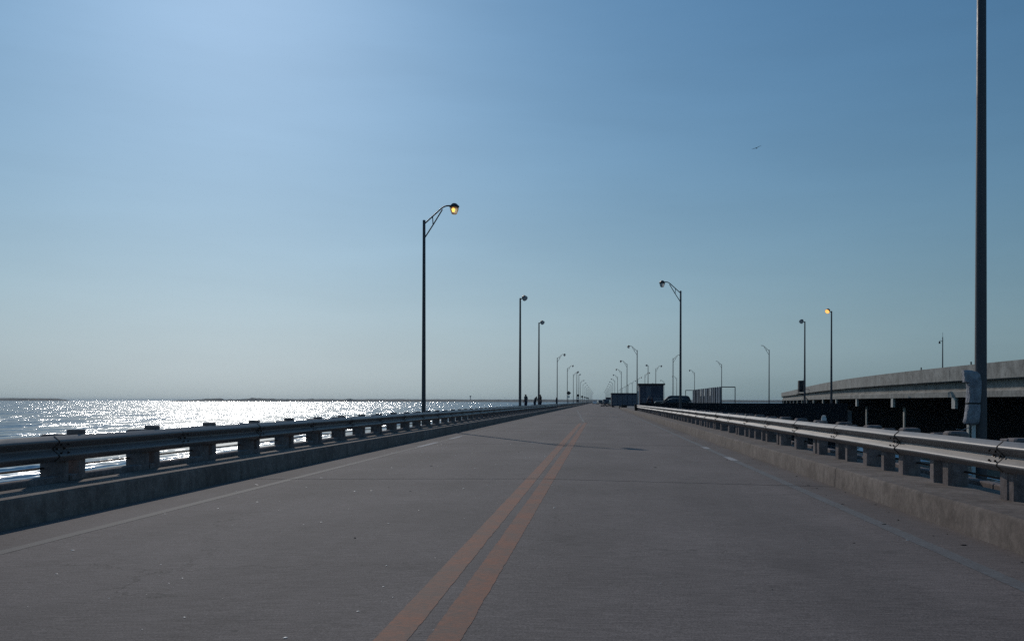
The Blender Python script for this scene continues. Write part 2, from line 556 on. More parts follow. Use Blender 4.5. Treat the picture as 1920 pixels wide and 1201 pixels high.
def stripe(xa, xb, y0, y1, m, name, dx0=0.0, dx1=0.0):
    """painted stripe broken where the slab joints cross it; dx shifts the far end sideways"""
    ys = [y0] + [e for e in edges if y0 < e < y1] + [y1]
    for k in range(len(ys) - 1):
        a, b_ = ys[k], ys[k + 1]
        if k: a += GAP / 2
        if k < len(ys) - 2: b_ -= GAP / 2
        ta, tb = (a - y0) / (y1 - y0), (b_ - y0) / (y1 - y0)
        q = []
        for yy, t, in ((a, ta), (b_, tb)):
            for x in (xa, xb):
                xx = x + dx0 + (dx1 - dx0) * t
                jj = SK * (x - XC) if (yy not in (y0, y1)) else 0
                q.append((xx, yy + jj, zr(xx) + 0.002))
        if a < 34 and b_ - a > 2:
            n_ = int((min(b_, 34 + JOINT) - a) / 0.06)
            vs = []
            for i in range(n_ + 1):
                t = i / n_
                L0 = Vector(q[0]).lerp(Vector(q[2]), t); R0 = Vector(q[1]).lerp(Vector(q[3]), t)
                for P_, sg in ((L0, 1), (R0, -1)):
                    c_ = noise.noise(Vector((P_.x * 9, P_.y * 6.0, 3))) * 0.004 + random.uniform(-.003, .003) + max(0, noise.noise(Vector((P_.x, P_.y * 1.1, 8))) - .40) * .03
                    vs.append((P_.x + sg * c_, P_.y, P_.z))
            MB().add(vs, [(2 * i, 2 * i + 1, 2 * i + 3, 2 * i + 2) for i in range(n_)]).build(name, m, road)
        else:
            MB().add(q, [(0, 1, 3, 2)]).build(name, m, road)


stripe(XC - 0.222, XC - 0.048, -6, 49, M['yellow'], 'yellow_stripe')
stripe(XC + 0.048, XC + 0.222, -6, 50, M['yellow'], 'yellow_stripe')
stripe(2.84, 2.99, -6, 78, M['white'], 'edge_stripe')
stripe(2.84, 2.99, 78, 116, M['white'], 'edge_stripe', 0, -2.7)
stripe(-5.06, -4.92, -6, 160, M['white_faded'], 'edge_stripe')
stripe(XC - 0.07, XC + 0.07, 52, 116, M['white'], 'lane_stripe', 0, -2.0)
for y0, y1, x in ((24.2, 27.0, -4.99), (29.4, 31.8, -4.99), (23.6, 24.6, 2.915), (18.9, 20.1, 2.915)):
    MB().add([(x - 0.08, y0, zr(x) + 0.0045), (x + 0.08, y0, zr(x) + 0.0045), (x + 0.08, y1, zr(x) + 0.0045), (x - 0.08, y1, zr(x) + 0.0045)],
             [(0, 1, 2, 3)]).build('bright_stripe', M['white_bright'], road)  # short dashes, brighter than the rest of the edge lines

# ------------------------------------------------------------------ kerb walkways
kerb_r = tag(empty('kerb_right'), 'raised concrete kerb along the right side of the road', kind='structure')
kerb_l = tag(empty('kerb_left'), 'raised concrete kerb along the left side of the road in shade', kind='structure')


def kerb(x_in, x_out, y0, y1, parent, h=CURB_H):
    s = 1 if x_out > x_in else -1
    zb = -0.28
    prof = [(x_in, zb), (x_in + s * 0.012, h - 0.03), (x_in + s * 0.035, h), (x_out, h), (x_out, zb)]
    n = max(2, int((y1 - y0) / 0.5)) if y0 < 40 else 2
    fr = []
    for i in range(n):
        y = y0 + (y1 - y0) * i / (n - 1)
        wob = (noise.noise(Vector((y * 1.7, x_in, 0))) * 0.008) if 0 < i < n - 1 else 0
        fr.append((Vector((wob, y, 0)), Vector((1, 0, 0)), Vector((0, 0, 1))))
    b = MB()
    nb = len(prof)
    vs = []
    for (o, l, u) in fr:
        for (x, z) in prof:
            vs.append((x + o.x, o.y + SK * (x - XC), z + o.x * 0.5 * (z > 0)))
    fs = []
    for i in range(n - 1):
        for k in range(nb):
            fs.append((i * nb + k, i * nb + (k + 1) % nb, (i + 1) * nb + (k + 1) % nb, (i + 1) * nb + k))
    fs.append(tuple(range(nb))); fs.append(tuple((n - 1) * nb + k for k in range(nb)))
    b.add(vs, fs).build('kerb_block', M['curb_l'], parent, smooth=40)


for a, b_ in zip(edges[:-1], edges[1:]):
    if a < 150:
        kerb(CURB_R, 4.50, a + 0.012, b_ - 0.012, kerb_r)
    if a < 290:
        kerb(CURB_L, -6.89, a + 0.012, b_ - 0.012, kerb_l)
kerb(CURB_L, -6.89, YFAR + 0.01, ROAD_END, kerb_l)
kerb(CURB_R, 4.50, 292, ROAD_END, kerb_r)

# ------------------------------------------------------------------ guard rails
WP = [(0.012, .312), (0.018, .3075), (0.068, .2650), (0.072, .2610), (0.0785, .2530), (0.0815, .2430), (0.0790, .2330), (0.0735, .2260), (0.069, .2215),
      (0.012, .1720), (0.006, .1660), (0.004, .1600), (0.004, .1520), (0.006, .1460), (0.012, .1400),
      (0.069, .0905), (0.0735, .0860), (0.0790, .0790), (0.0815, .0690), (0.0785, .0590), (0.072, .0510), (0.068, .0470), (0.018, .0045), (0.012, 0.0)]
WB = WP + [(d - 0.006, z + (0.002 if z < .15 else -0.002)) for d, z in reversed(WP)]


def wbeam(x_back, s, y0, y1, zb, rnd=0.006):
    """s = +1 when the beam faces +X"""
    fr = []
    n = 4
    for i in range(n):
        t = i / (n - 1)
        j = random.uniform(-rnd, rnd)
        fr.append((Vector((x_back + j, y0 + (y1 - y0) * t, zb + j * 0.6)), Vector((s, 0, 0)), Vector((0, 0, 1))))
    return MB().sweep(WB, fr)


def guardrail(name, label, s, x_back, row_x, a_y, a_step, b_y, b_step, splice_y, y_end, y_start, ha=0.62, hb=0.655, zb=0.56, lo_off=(0.575, 0.70), lo_z=(0.06, 0.28)):
    root = tag(empty(name, (0, 0, 0)), label, 'guardrail')
    o = s                                    # direction from rail toward the road
    # steel posts (A) behind the beam
    xa0, xa1 = sorted((row_x, row_x - o * 0.165))
    meA = MB().box(-0.0825, 0.0825, -0.075, 0.075, 0, ha, 0.008).mesh('steel_post', M['post'])
    meB = MB().box(-0.12, 0.12, -0.11, 0.11, 0, hb, 0.022).mesh('concrete_post', M['post'])
    y = a_y
    while y > y_start: y -= a_step
    while y < y_end:
        h = random.uniform(-0.006, 0.012)
        pa = inst('rail_post', meA, root, (row_x - o * 0.0825, y + random.uniform(-.02, .02), CURB_H + h - 0.008), random.uniform(-.06, .06))
        pa.rotation_euler.x = random.uniform(-.02, .02)
        y += a_step
    y = b_y
    while y > y_start: y -= b_step
    while y < y_end:
        pb = inst('concrete_post', meB, root, (row_x - o * 0.135, y + random.uniform(-.025, .025), CURB_H - random.uniform(.008, .03)), random.uniform(-.04, .04))
        pb.rotation_euler.x = random.uniform(-.015, .015)
        # low rail and top rail between this post and the next
        if y + b_step < y_end:
            xr0, xr1 = row_x - o * 0.19, row_x - o * 0.08
            lr0, lr1 = row_x - o * lo_off[1], row_x - o * lo_off[0]
            lo = MB().box(min(lr0, lr1), max(lr0, lr1), y + (0.112 if lo_off[0] < .1 else 0.008), y + b_step - (0.112 if lo_off[0] < .1 else 0.008), lo_z[0], lo_z[1], 0.012)
            if y < 40:
                lo.build('low_rail', M['post'], root)
        y += b_step
    y0 = 40.0
    xr0, xr1 = sorted((row_x - o * 0.192, row_x - o * 0.078))
    MB().box(min(row_x - o * lo_off[0], row_x - o * lo_off[1]), max(row_x - o * lo_off[0], row_x - o * lo_off[1]), 41.5, y_end - 0.3, lo_z[0], lo_z[1]).build('low_rail', M['post'], root)
    MB().tube([(row_x - o * 0.20, y_start, 0.428), (row_x - o * 0.20, y_end, 0.424)], 0.012, 6).build('pipe', M['bolt'], root)
    # beam sections
    y = splice_y
    while y > y_start: y -= 3.10
    k = 0
    bolt = MB().tube([(0, 0, 0), (o * 0.02, 0, 0)], 0.011, 6).mesh('bolt', M['bolt'])
    seam = None
    while y < y_end:
        bm_ = wbeam(x_back + o * (0.006 if k % 2 else 0.0), o, y - 0.14, min(y + 3.10 + 0.14, y_end), zb)
        bm_.build('beam_section', M['galv'], root, smooth=35)
        if y < 60:
            # overlapping splice: a dark worn lip plus its bolts
            lip = [(d + 0.0085, z) for d, z in WP]
            ring = lip + [(d - 0.004, z) for d, z in reversed(lip)]
            fr = [(Vector((x_back + o * 0.004, yy, zb)), Vector((o, 0, 0)), Vector((0, 0, 1))) for yy in (y - 0.146, y - 0.132)]
            MB().sweep(ring, fr).build('splice_lip', M['bolt'], root)
            for dy in (-0.08, 0.06):
                for zz, dd in ((zb + .205, 0.062), (zb + .107, 0.062), (zb + .155, 0.012)):
                    inst('bolt', bolt, root, (x_back + o * (dd + 0.004), y + dy, zz))
        y += 3.10; k += 1
    return root


guardrail('guard_rail', 'right hand steel guardrail catching the sun on its ribbed beam, on concrete posts', -1, 4.11, 4.125,
          9.0, 1.905, 10.5, 1.615, 9.05, 95, 3.5, zb=0.545)
guardrail('guard_rail', 'left hand steel guardrail in shade with sea showing between its posts', 1, -6.505, -6.52,
          11.1, 1.905, 10.76, 1.925, 10.6, 134, 3.0, 0.617, 0.588, 0.512, (0.004, 0.15), (0.262, 0.335))


# ------------------------------------------------------------------ plain far guard rails
def far_rail(label, s, x, y0, y1, z0=CURB_H):
    root = tag(empty('far_guard_rail', (x, y0, 0)), label, 'guardrail')
    b = MB()
    y = y0
    while y < y1:
        b.box(-0.08, 0.08, y - y0, y - y0 + 0.15, z0, 0.86)
        y += 3.8 if y < 500 else 11.4
    tag(b.build('posts', M['post'], root), kind='stuff')
    fr = [(Vector((s * 0.1, yy, z0 + 0.30)), Vector((s, 0, 0)), Vector((0, 0, 1))) for yy in (0, y1 - y0)]
    MB().sweep(WB, fr).build('beam', M['galv'], root)
    return root


far_rail('distant left guardrail running on beyond the anglers to the horizon', 1, -6.6, 135.5, ROAD_END)
far_rail('distant right guardrail running on beyond the sheds to the horizon', -1, 4.2, 300, ROAD_END)


# ------------------------------------------------------------------ new highway bridge on the right
PTS = [(34, -60), (34, -10), (34, 35), (34.0, 72), (34.7, 100), (36.6, 126), (39.6, 150), (45.6, 190), (53.2, 235), (62.4, 290), (72.3, 350),
       (90, 425), (115, 500), (150, 580)]


def catmull(pts, per=8):
    out = []
    P = [Vector(p) for p in pts]
    for i in range(1, len(P) - 2):
        for k in range(per):
            t = k / per
            a, b, c, d = P[i - 1], P[i], P[i + 1], P[i + 2]
            out.append(0.5 * ((2 * b) + (c - a) * t + (2 * a - 5 * b + 4 * c - d) * t * t + (3 * b - a - 3 * c + d) * t ** 3))
    out.append(P[-2])
    return out


path = catmull(PTS, 10)
cum = [0.0]
for a, b_ in zip(path[:-1], path[1:]):
    cum.append(cum[-1] + (b_ - a).length)


def at_s(s):
    s = max(0, min(cum[-1] - 1e-3, s))
    i = 0
    while i < len(cum) - 2 and cum[i + 1] < s: i += 1
    t = (s - cum[i]) / (cum[i + 1] - cum[i])
    p = path[i].lerp(path[i + 1], t)
    d = (path[min(i + 2, len(path) - 1)] - path[max(i - 1, 0)]).normalized()
    return Vector((p.x, p.y, 0)), Vector((d.y, -d.x, 0)), Vector((d.x, d.y, 0))   # point, right-hand normal, tangent


def s_of_y(y):
    return min(range(len(path)), key=lambda i: abs(path[i].y - y))


bridge = tag(empty('highway_bridge', (34, 60, WATER_Z)), 'elevated concrete highway bridge curving away on the right', 'bridge')
bx, by, bz = bridge.location
INV = Vector((-bx, -by, -bz))
UP = Vector((0, 0, 1))


def bsweep(prof, s0, s1, name, m, step=6.0, smooth=None):
    n = max(2, int((s1 - s0) / step) + 1)
    fr = []
    for i in range(n):
        p, nrm, _ = at_s(s0 + (s1 - s0) * i / (n - 1))
        fr.append((p + INV, nrm, UP))
    return MB().sweep(prof, fr).build(name, m, bridge, smooth=smooth)


S86 = cum[s_of_y(86)] + (86 - path[s_of_y(86)].y)
SPAN = 20.6
caps = [S86 + SPAN * k for k in range(-5, 22)]
caps = [c for c in caps if 2 < c < cum[-1] - 4]
PAR = [(0.0, 3.30), (0.0, 4.70), (0.26, 4.70), (0.42, 3.75), (0.42, 3.52), (0.10, 3.30)]
GIR = [(0.55, 3.22), (0.62, 2.42), (0.30, 2.24), (0.30, 1.72), (1.35, 1.72), (1.35, 2.2), (1.05, 2.42), (1.10, 3.22)]
for k in range(len(caps) - 1):
    a, b_ = caps[k] + 0.035, caps[k + 1] - 0.035
    bsweep(PAR, a, b_, 'parapet', M['pier'], smooth=20)
    bsweep(GIR, a, b_, 'girder', M['girder'], smooth=20)
    for off in (3.6, 6.6, 9.6, 12.3):
        bsweep([(off, 3.2), (off, 1.75), (off + 0.7, 1.75), (off + 0.7, 3.2)], a, b_, 'girder', M['shade_concrete'], 10)  # inner girders carry the painted under-deck shade
    bsweep([(13.6, 3.30), (13.6, 4.60), (13.85, 4.60), (14.0, 3.30)], a, b_, 'parapet', M['pier'], 10)
bsweep([(0.43, 3.24), (0.43, 3.50), (13.58, 3.50), (13.58, 3.24)], caps[0], caps[-1], 'bridge_deck', M['deck_under'])
bsweep([(0.06, 3.225), (0.06, 3.295), (13.9, 3.295), (13.9, 3.225)], caps[0], caps[-1], 'deck_slab', M['deck_under'])
for c in caps:
    p, nrm, tan = at_s(c)
    p = p + INV

    def blk(l0, l1, t, z0, z1, name, m):
        vs = [p + nrm * l + tan * q + UP * z for z in (z0, z1) for q in (-t, t) for l in (l0, l1)]
        MB().add(vs, [(0, 2, 3, 1), (4, 5, 7, 6), (0, 1, 5, 4), (2, 6, 7, 3), (0, 4, 6, 2), (1, 3, 7, 5)]).build(name, m, bridge)
    blk(0.35, 0.62, 0.45, 0.62, 1.70, 'pier_cap', M['pale'])  # cap end coloured paler as if sunlit
    blk(0.623, 13.6, 0.40, 0.62, 1.70, 'cap_beam', M['shade_concrete'])  # rest of the cap, shade painted in by colour
    blk(1.75, 1.90, 0.26, WATER_Z - 1, 0.617, 'pier_end', M['pale'])  # sunlit end strip, its brightness painted in by colour
    blk(1.903, 13.2, 0.24, WATER_Z - 1, 0.617, 'pier_wall', M['shade_concrete'])  # pier wall with under-deck shade painted in

# small fittings on the bridge
for sx in (94, 79.8):
    i = s_of_y(sx); p, nrm, tan = at_s(cum[i])
    MB().box(-0.05, 0.05, -0.05, 0.05, 0, 0.28).build('marker', M['signdark'], bridge).location = p + INV + nrm * 0.13 + UP * 4.70
i = s_of_y(118); p, nrm, tan = at_s(cum[i])
mast = tag(empty('camera_mast', (46.2, 118.5, 3.5)), 'slim mast with a small camera, rising from the highway bridge', 'mast')
MB().tube([(0, 0, 0), (0, 0, 6.5)], [0.10, 0.06], 8).build('pole', M['pole'], mast)
MB().tube([(0, 0, 5.9), (-0.35, 0, 6.05), (-0.42, 0, 5.9)], 0.035, 6).build('arm', M['pole'], mast)
MB().tube([(-0.42, 0, 5.92), (-0.42, 0, 5.62)], [0.10, 0.14], 8).build('camera_dome', M['lamp'], mast)
MB().tube([(0, 0, 6.5), (0, 0, 7.1)], 0.02, 5).build('aerial', M['pole'], mast)

# sign box bracketed off the bridge (seen edge on)
sb = tag(empty('sign_cabinet', (33.2, 145.0, 1.9)), 'dark cabinet on a railed bracket in front of the far highway bridge', 'cabinet')
MB().box(-0.42, 0.38, -0.5, 0.5, 0.95, 2.85, 0.04).build('cabinet', M['shed_dark'], sb)
MB().box(-0.62, 1.25, -0.6, 0.6, 0.62, 0.75).build('platform', M['shed_dark'], sb)
for x in (-0.6, 0.45, 1.2):
    MB().tube([(x, -0.58, 0.75), (x, -0.58, 1.4)], 0.035, 5).build('railing_post', M['shed_dark'], sb)
MB().tube([(-0.6, -0.58, 1.4), (1.2, -0.58, 1.4)], 0.035, 5).build('railing', M['shed_dark'], sb)
MB().tube([(0.2, 0, 0.62), (1.6, 0, -0.8)], 0.06, 6).build('strut', M['shed_dark'], sb)
MB().tube([(0.35, 0, 2.85), (0.35, 0, 3.15)], 0.03, 5).build('aerial', M['shed_dark'], sb)

# ------------------------------------------------------------------ landing between the two old bridges
LY = 100.0
landing = tag(empty('landing', (4.55, LY, 0)), 'wide concrete landing with sheds and parked cars right of the road', kind='structure')
MB().box(0.02, 24.2, 0.32, 200, -1.4, CURB_H - 0.01).build('landing_deck', M['deck_under'], landing)
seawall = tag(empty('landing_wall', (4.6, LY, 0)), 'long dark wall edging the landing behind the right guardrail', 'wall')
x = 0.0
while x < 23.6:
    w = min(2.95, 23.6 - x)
    MB().box(x + 0.01, x + w - 0.01, 0, 0.30, WATER_Z - 0.5, 1.09 + random.uniform(-.008, .008), 0.0).build('wall_panel', M['shade_concrete'], seawall)  # backlit darkness is painted into the panel colour
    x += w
MB().box(0.01, 23.6, 0.05, 0.25, WATER_Z - 0.4, 1.05).build('wall_core', M['shade_concrete'], seawall)
twin = tag(empty('old_bridge', (21.1, 170, 0)), 'older parallel bridge beyond the landing carrying a second row of lamp posts', 'bridge')
MB().box(-4.9, 4.9, 130, ROAD_END, -0.6, 0.0).build('deck', M['road'], twin)
for s in (-1, 1):
    MB().box(min(s * 4.9, s * 6.2), max(s * 4.9, s * 6.2), 130, ROAD_END, -0.7, 0.26).build('kerb', M['curb_l'], twin)
    MB().box(min(s * 5.5, s * 5.6), max(s * 5.5, s * 5.6), 130, ROAD_END, 0.262, 0.87).build('rail', M['post'], twin)

# left fishing platforms where the anglers stand
for (y0, y1, lab) in ((84, 182, 'fishing platform behind the left guardrail where the anglers stand'),
                      (312, 362, 'farther fishing platform behind the left guardrail')):
    pf = tag(MB().box(-10.2, -6.97, y0, y1, -0.6, CURB_H - 0.01).build('platform', M['deck_under']), lab, kind='structure')


# ------------------------------------------------------------------ lamp posts
def lathe(b, cx, cy, prof, n=12):
    rings = [[(cx + r * math.cos(2 * math.pi * k / n), cy + r * math.sin(2 * math.pi * k / n), z) for k in range(n)] for r, z in prof]
    return b.loft(rings)


def make_arm_lamp(lit=False, far=False, bare=False):
    root = empty('lamp_post')
    H = 9.73
    n = 6 if far else 12
    MB().box(-0.28, 0.28, -0.28, 0.28, WATER_Z - 1.0, -0.22, 0.03).build('pedestal', M['deck_under'], root)
    lathe(MB(), 0, 0, [(0.17, -0.22), (0.17, -0.16), (0.10, -0.14), (0.097, 0.9), (0.078, 6), (0.066, H), (0.05, H + 0.02)], n).build('pole', M['pole'], root, smooth=40)
    arm = MB()
    arm.tube([(0.0, 0, H - 0.17), (0.45, 0, H + 0.24), (0.80, 0, H + 0.56), (0.93, 0, H + 0.65), (1.06, 0, H + 0.69), (1.22, 0, H + 0.70)], 0.034, n // 2 + 2)
    a = arm.build('arm', M['pole'], root, smooth=40)
    MB().tube([(0.04, 0, H - 0.80), (0.45, 0, H - 0.16), (0.86, 0, H + 0.52)], 0.030, n // 2 + 2).build('strut', M['pole'], a)
    MB().tube([(0.40, 0, H + 0.19), (0.42, 0, H - 0.20)], 0.024, 5).build('brace', M['pole'], a)
    if bare:
        MB().tube([(1.0, 0, H + 0.69), (1.32, 0, H + 0.70)], [0.05, 0.04], 6).build('arm_end', M['pole'], root)
        return root
    lan = lathe(MB(), 1.42, 0, [(0.03, H + 0.82), (0.10, H + 0.80), (0.235, H + 0.68), (0.235, H + 0.64), (0.205, H + 0.60)], 8).build('lantern', M['lamp'], root)
    lathe(MB(), 1.42, 0, [(0.205, H + 0.598), (0.195, H + 0.50), (0.125, H + 0.31), (0.09, H + 0.295)], 8).build('glass', M['glass_amber'] if lit else M['glass'], lan)
    if lit:
        lathe(MB(), 1.39, -0.05, [(0.02, H + 0.57), (0.06, H + 0.55), (0.06, H + 0.42), (0.02, H + 0.39)], 8).build('bulb', M['bulb_on'], lan)
        lan.location.z = 0
    return root


def make_flood_lamp(lit=False, sy=1):
    root = empty('flood_lamp_post')
    H = 11.95
    MB().box(-0.28, 0.28, -0.28, 0.28, WATER_Z - 1.0, -0.22, 0.03).build('pedestal', M['deck_under'], root)
    lathe(MB(), 0, 0, [(0.19, -0.22), (0.19, -0.14), (0.145, -0.12), (0.135, 2.5), (0.10, 8), (0.085, H), (0.06, H + 0.02)], 10).build('pole', M['pole'], root, smooth=40)
    MB().tube([(0, 0, H - 0.08), (0.22, -0.02, H - 0.04)], 0.05, 6).build('bracket', M['pole'], root)
    d = Vector((0.56, -0.58 * sy, -0.58)).normalized()
    c = Vector((0.42, -0.02, H + 0.06))
    h = MB().tube([c - d * 0.22, c - d * 0.16, c + d * 0.12, c + d * 0.19], [0.14, 0.22, 0.29, 0.30], 10).build('housing', M['rust_housing'] if lit else M['lamp'], root, smooth=40)
    MB().tube([c + d * 0.192, c + d * 0.225], [0.27, 0.25], 10).build('lens', M['bulb_orange'] if lit else M['headlight'], h)
    return root


ORD = ['first', 'second', 'third', 'fourth', 'fifth', 'sixth', 'seventh', 'eighth', 'ninth', 'tenth']
lampA = make_arm_lamp()
lampF = make_flood_lamp()
lampB = make_arm_lamp(bare=True)
lampLit = make_arm_lamp(True)
floodLit = make_flood_lamp(True, -1)
lampFR = make_flood_lamp(False, -1)
used = {}


def place(proto, loc, rz, label, group):
    o = proto if proto not in used else copy_tree(proto)
    used[proto] = 1
    o.location = loc
    o.rotation_euler.z = rz
    tag(o, label, 'lamp post', group)
    return o


PI = math.pi
place(lampLit, (-8.27, 41.4, 0), 0, 'tallest lamp post on the left, its lantern lit amber', 'lamp posts along the left of the road')
left_arm = [172, 226, 278, 384, 440, 500, 560, 618, 678, 738, 800, 862, 925, 990]
for k, y in enumerate(left_arm):
    if k < 6:
        lab = 'dark curved arm lamp post, %s of the unlit ones receding along the left guardrail' % ORD[k]
        place(lampA, (-8.27, y, 0), random.uniform(-.05, .05), lab, 'lamp posts along the left of the road')
    else:
        place(lampA, (-8.27, y, 0), random.uniform(-.05, .05), 'tiny far lamp post near the vanishing point on the left', 'far lamp posts on the left')
for y, lab in ((91.6, 'tall straight lamp post with tilted floodlight, nearer of the left pair beside the anglers'),
               (120, 'tall straight lamp post with tilted floodlight, farther of the left pair beside the anglers'),
               (321, 'small far straight floodlight post on the left, left one of its pair'),
               (353, 'small far straight floodlight post on the left, right one of its pair')):
    place(lampF, (-8.27, y, 0), 0, lab, 'floodlight posts on the left')
place(lampA, (6.22, 14.36, 0), PI, 'thick near lamp post at right edge, its top cut off by the frame', 'lamp posts along the right of the road')
right_arm = [67.6, 145.7, 199, 251, 304, 358, 412, 466, 520, 580, 640, 700, 760, 830, 900]
for k, y in enumerate(right_arm):
    if k < 5:
        lab = ['dark lamp post with arm reaching left, standing before the parked cars',
               'dark lamp post rising just left of the grey shed roof',
               'lamp post behind the long low shed, right one of two',
               'lamp post behind the long low shed, middle one',
               'lamp post behind the long low shed, leftmost'][k]
        place(lampA, (6.22, y, 0), PI + random.uniform(-.05, .05), lab, 'lamp posts along the right of the road')
    else:
        place(lampA, (6.22, y, 0), PI + random.uniform(-.05, .05), 'tiny far lamp post near the vanishing point on the right', 'far lamp posts on the right')
for k, y in enumerate([144, 200, 257]):
    lab = ['headless lamp post with bare arm reaching left, standing alone before the highway bridge', 'headless lamp post at the right end of the grey panel fence',
           'lamp post rising behind the grey panel fence'][k]
    place(lampA if k == 2 else lampB, (27.75, y, 0), PI, lab, 'lamp posts on the older bridge')
for k, y in enumerate([318, 380, 440, 500, 560, 620]):
    place(lampA, (27.9, y, 0), PI, 'small far lamp post of the older bridge with arm reaching left', 'far lamp posts on the older bridge, arms left')
for k, y in enumerate([173, 226, 280]):
    lab = ['lamp post with arm reaching right, just left of the tall post by the cars', 'lamp post with arm reaching right, rising over the right half of the grey shed',
           'lamp post with arm reaching right, rising over the left half of the grey shed'][k]
    place(lampA, (14.45, y, 0), 0, lab, 'lamp posts on the older bridge')
for k, y in enumerate([334, 388, 442, 496, 550, 604, 660]):
    place(lampA, (14.45, y, 0), 0, 'small far lamp post of the older bridge with arm reaching right', 'far lamp posts on the older bridge, arms right')
place(floodLit, (27.4, 104, 0), PI, 'straight lamp post with floodlight glowing orange before the highway bridge', 'floodlight posts on the right')
place(lampFR, (27.4, 117.5, 0), PI, 'straight lamp post with unlit floodlight left of the glowing one', 'floodlight posts on the right')
place(lampFR, (14.45, 262, 0), PI, 'small straight lamp post between the grey shed and the parked cars', 'floodlight posts on the right')

# pale plastic wrap tied to the near pole
wrap = tag(empty('plastic_wrap', (6.22, 14.30, 0)), 'pale grey plastic sheet strapped to the near lamp post at right', 'plastic sheet')
rings = []
for z, xa, xb, th in ((1.772, -.318, -.25, .03), (1.765, -.328, -.20, .05), (1.742, -.331, -.12, .07), (1.70, -.330, -.065, .08), (1.60, -.322, -.045, .085), (1.575, -.318, -.04, .085),
                      (1.562, -.262, -.04, .085), (1.45, -.252, -.045, .085), (1.34, -.256, -.05, .08), (1.245, -.266, -.055, .07), (1.22, -.266, -.055, .07),
                      (1.12, -.276, -.058, .08), (1.0, -.288, -.07, .085), (0.935, -.302, -.08, .08), (0.905, -.29, -.09, .07), (0.885, -.24, -.12, .05)):
    cx, rx = (xa + xb) / 2, (xb - xa) / 2
    ring = []
    for k in range(16):
        a = 2 * PI * k / 16
        w = 1 + 0.13 * noise.noise(Vector((math.cos(a) * 2, math.sin(a) * 2, z * 7)))
        ring.append((cx + rx * math.copysign(abs(math.cos(a)) ** 0.4, math.cos(a)) * w, -0.03 + th * math.copysign(abs(math.sin(a)) ** 0.4, math.sin(a)) * w, z))
    rings.append(ring)
MB().loft(rings).build('sheet', M['plastic'], wrap, smooth=38)
MB().loft([[(-.16 + .112 * math.copysign(abs(math.cos(2 * PI * k / 16)) ** .4, math.cos(2 * PI * k / 16)), -0.03 + .078 * math.copysign(abs(math.sin(2 * PI * k / 16)) ** .4, math.sin(2 * PI * k / 16)), z) for k in range(16)] for z in (1.222, 1.243)]).build('strap', M['strap'], wrap)
MB().tube([(-.18, -.02, .88), (-.26, -.05, .83), (-.36, -.08, .80), (-.46, -.1, .815)], 0.008, 5).build('cord', M['plastic'], wrap)
MB().tube([(-.13, 0.02, -.2), (-.13, 0.02, 0.89)], 0.033, 8).build('conduit', M['signwhite'], wrap)

bag = tag(MB().loft([[(r * math.cos(2 * PI * k / 9) * (1 + .25 * noise.noise(Vector((k * 1.3, z * 30, 1)))), r * math.sin(2 * PI * k / 9), z) for k in range(9)]
                     for r, z in ((.03, 0), (.07, .02), (.075, .07), (.05, .12), (.065, .15), (.02, .165))]).build('crumpled_bag', M['signwhite'], smooth=50),
          'crumpled white bag lying on top of a right hand rail post', 'bag')
bag.location = (4.25, 9.045 + 1.905 * 4, CURB_H + .62)
bag.scale = (.7, .7, .7)


# ------------------------------------------------------------------ sheds
def shed(name, label, x0, x1, y0, y1, z1, over, m):
    r = tag(empty(name, ((x0 + x1) / 2, y0, CURB_H)), label, 'shed')
    hx = (x1 - x0) / 2; d = y1 - y0; h = z1 - CURB_H
    MB().box(-hx, hx, 0, d, 0, h - 0.22).build('wall', m, r)
    rf = MB().box(-hx - over, hx + over, -over, d + over, h - 0.215, h - 0.08).build('roof', M['shed_dark'], r)
    MB().box(-hx - over - .03, hx + over + .03, -over - .03, d + over + .03, h - 0.078, h).build('fascia', M['shed_dark'], rf)
    return r, hx, h


r, hx, h = shed('bait_shed', 'dark grey flat roofed shed with overhanging roof right of the road', 5.72, 9.10, 125, 130, 3.80, 0.2, M['shed'])
MB().box(-0.78, -0.1, -0.03, 0, 1.0, 3.1).build('door', M['shed_panel'], r)
MB().box(-1.35, -0.8, -0.04, 0, 0.0, 1.5).build('notice_panel', M['shed_panel'], r)
MB().box(0.15, 1.4, -0.035, 0, 0.35, 1.55).build('shutter', M['shed_panel'], r)
MB().tube([(-1.93, -0.6, 0), (-1.93, -0.6, 2.45)], 0.06, 6).build('porch_post', M['signwhite'], r)
r, hx, h = shed('long_shed', 'long low dark shed left of the taller shed, blocking half the lane', 2.62, 8.3, 192, 204, 3.08, 0.05, M['shed'])
for k in range(5):
    MB().box(-hx + 0.3 + k * 1.08, -hx + 1.25 + k * 1.08, -0.03, 0, 0.2, 2.2).build('panel', M['shed_panel'], r)
r, hx, h = shed('far_shed', 'small far dark shed peeping out left of the long low shed', 2.4, 6.0, 330, 340, 2.75, 0.05, M['shed'])
r, hx, h = shed('far_store', 'smallest far dark store beside the vanishing point on the right', 1.9, 6.0, 430, 440, 2.3, 0.0, M['shed'])

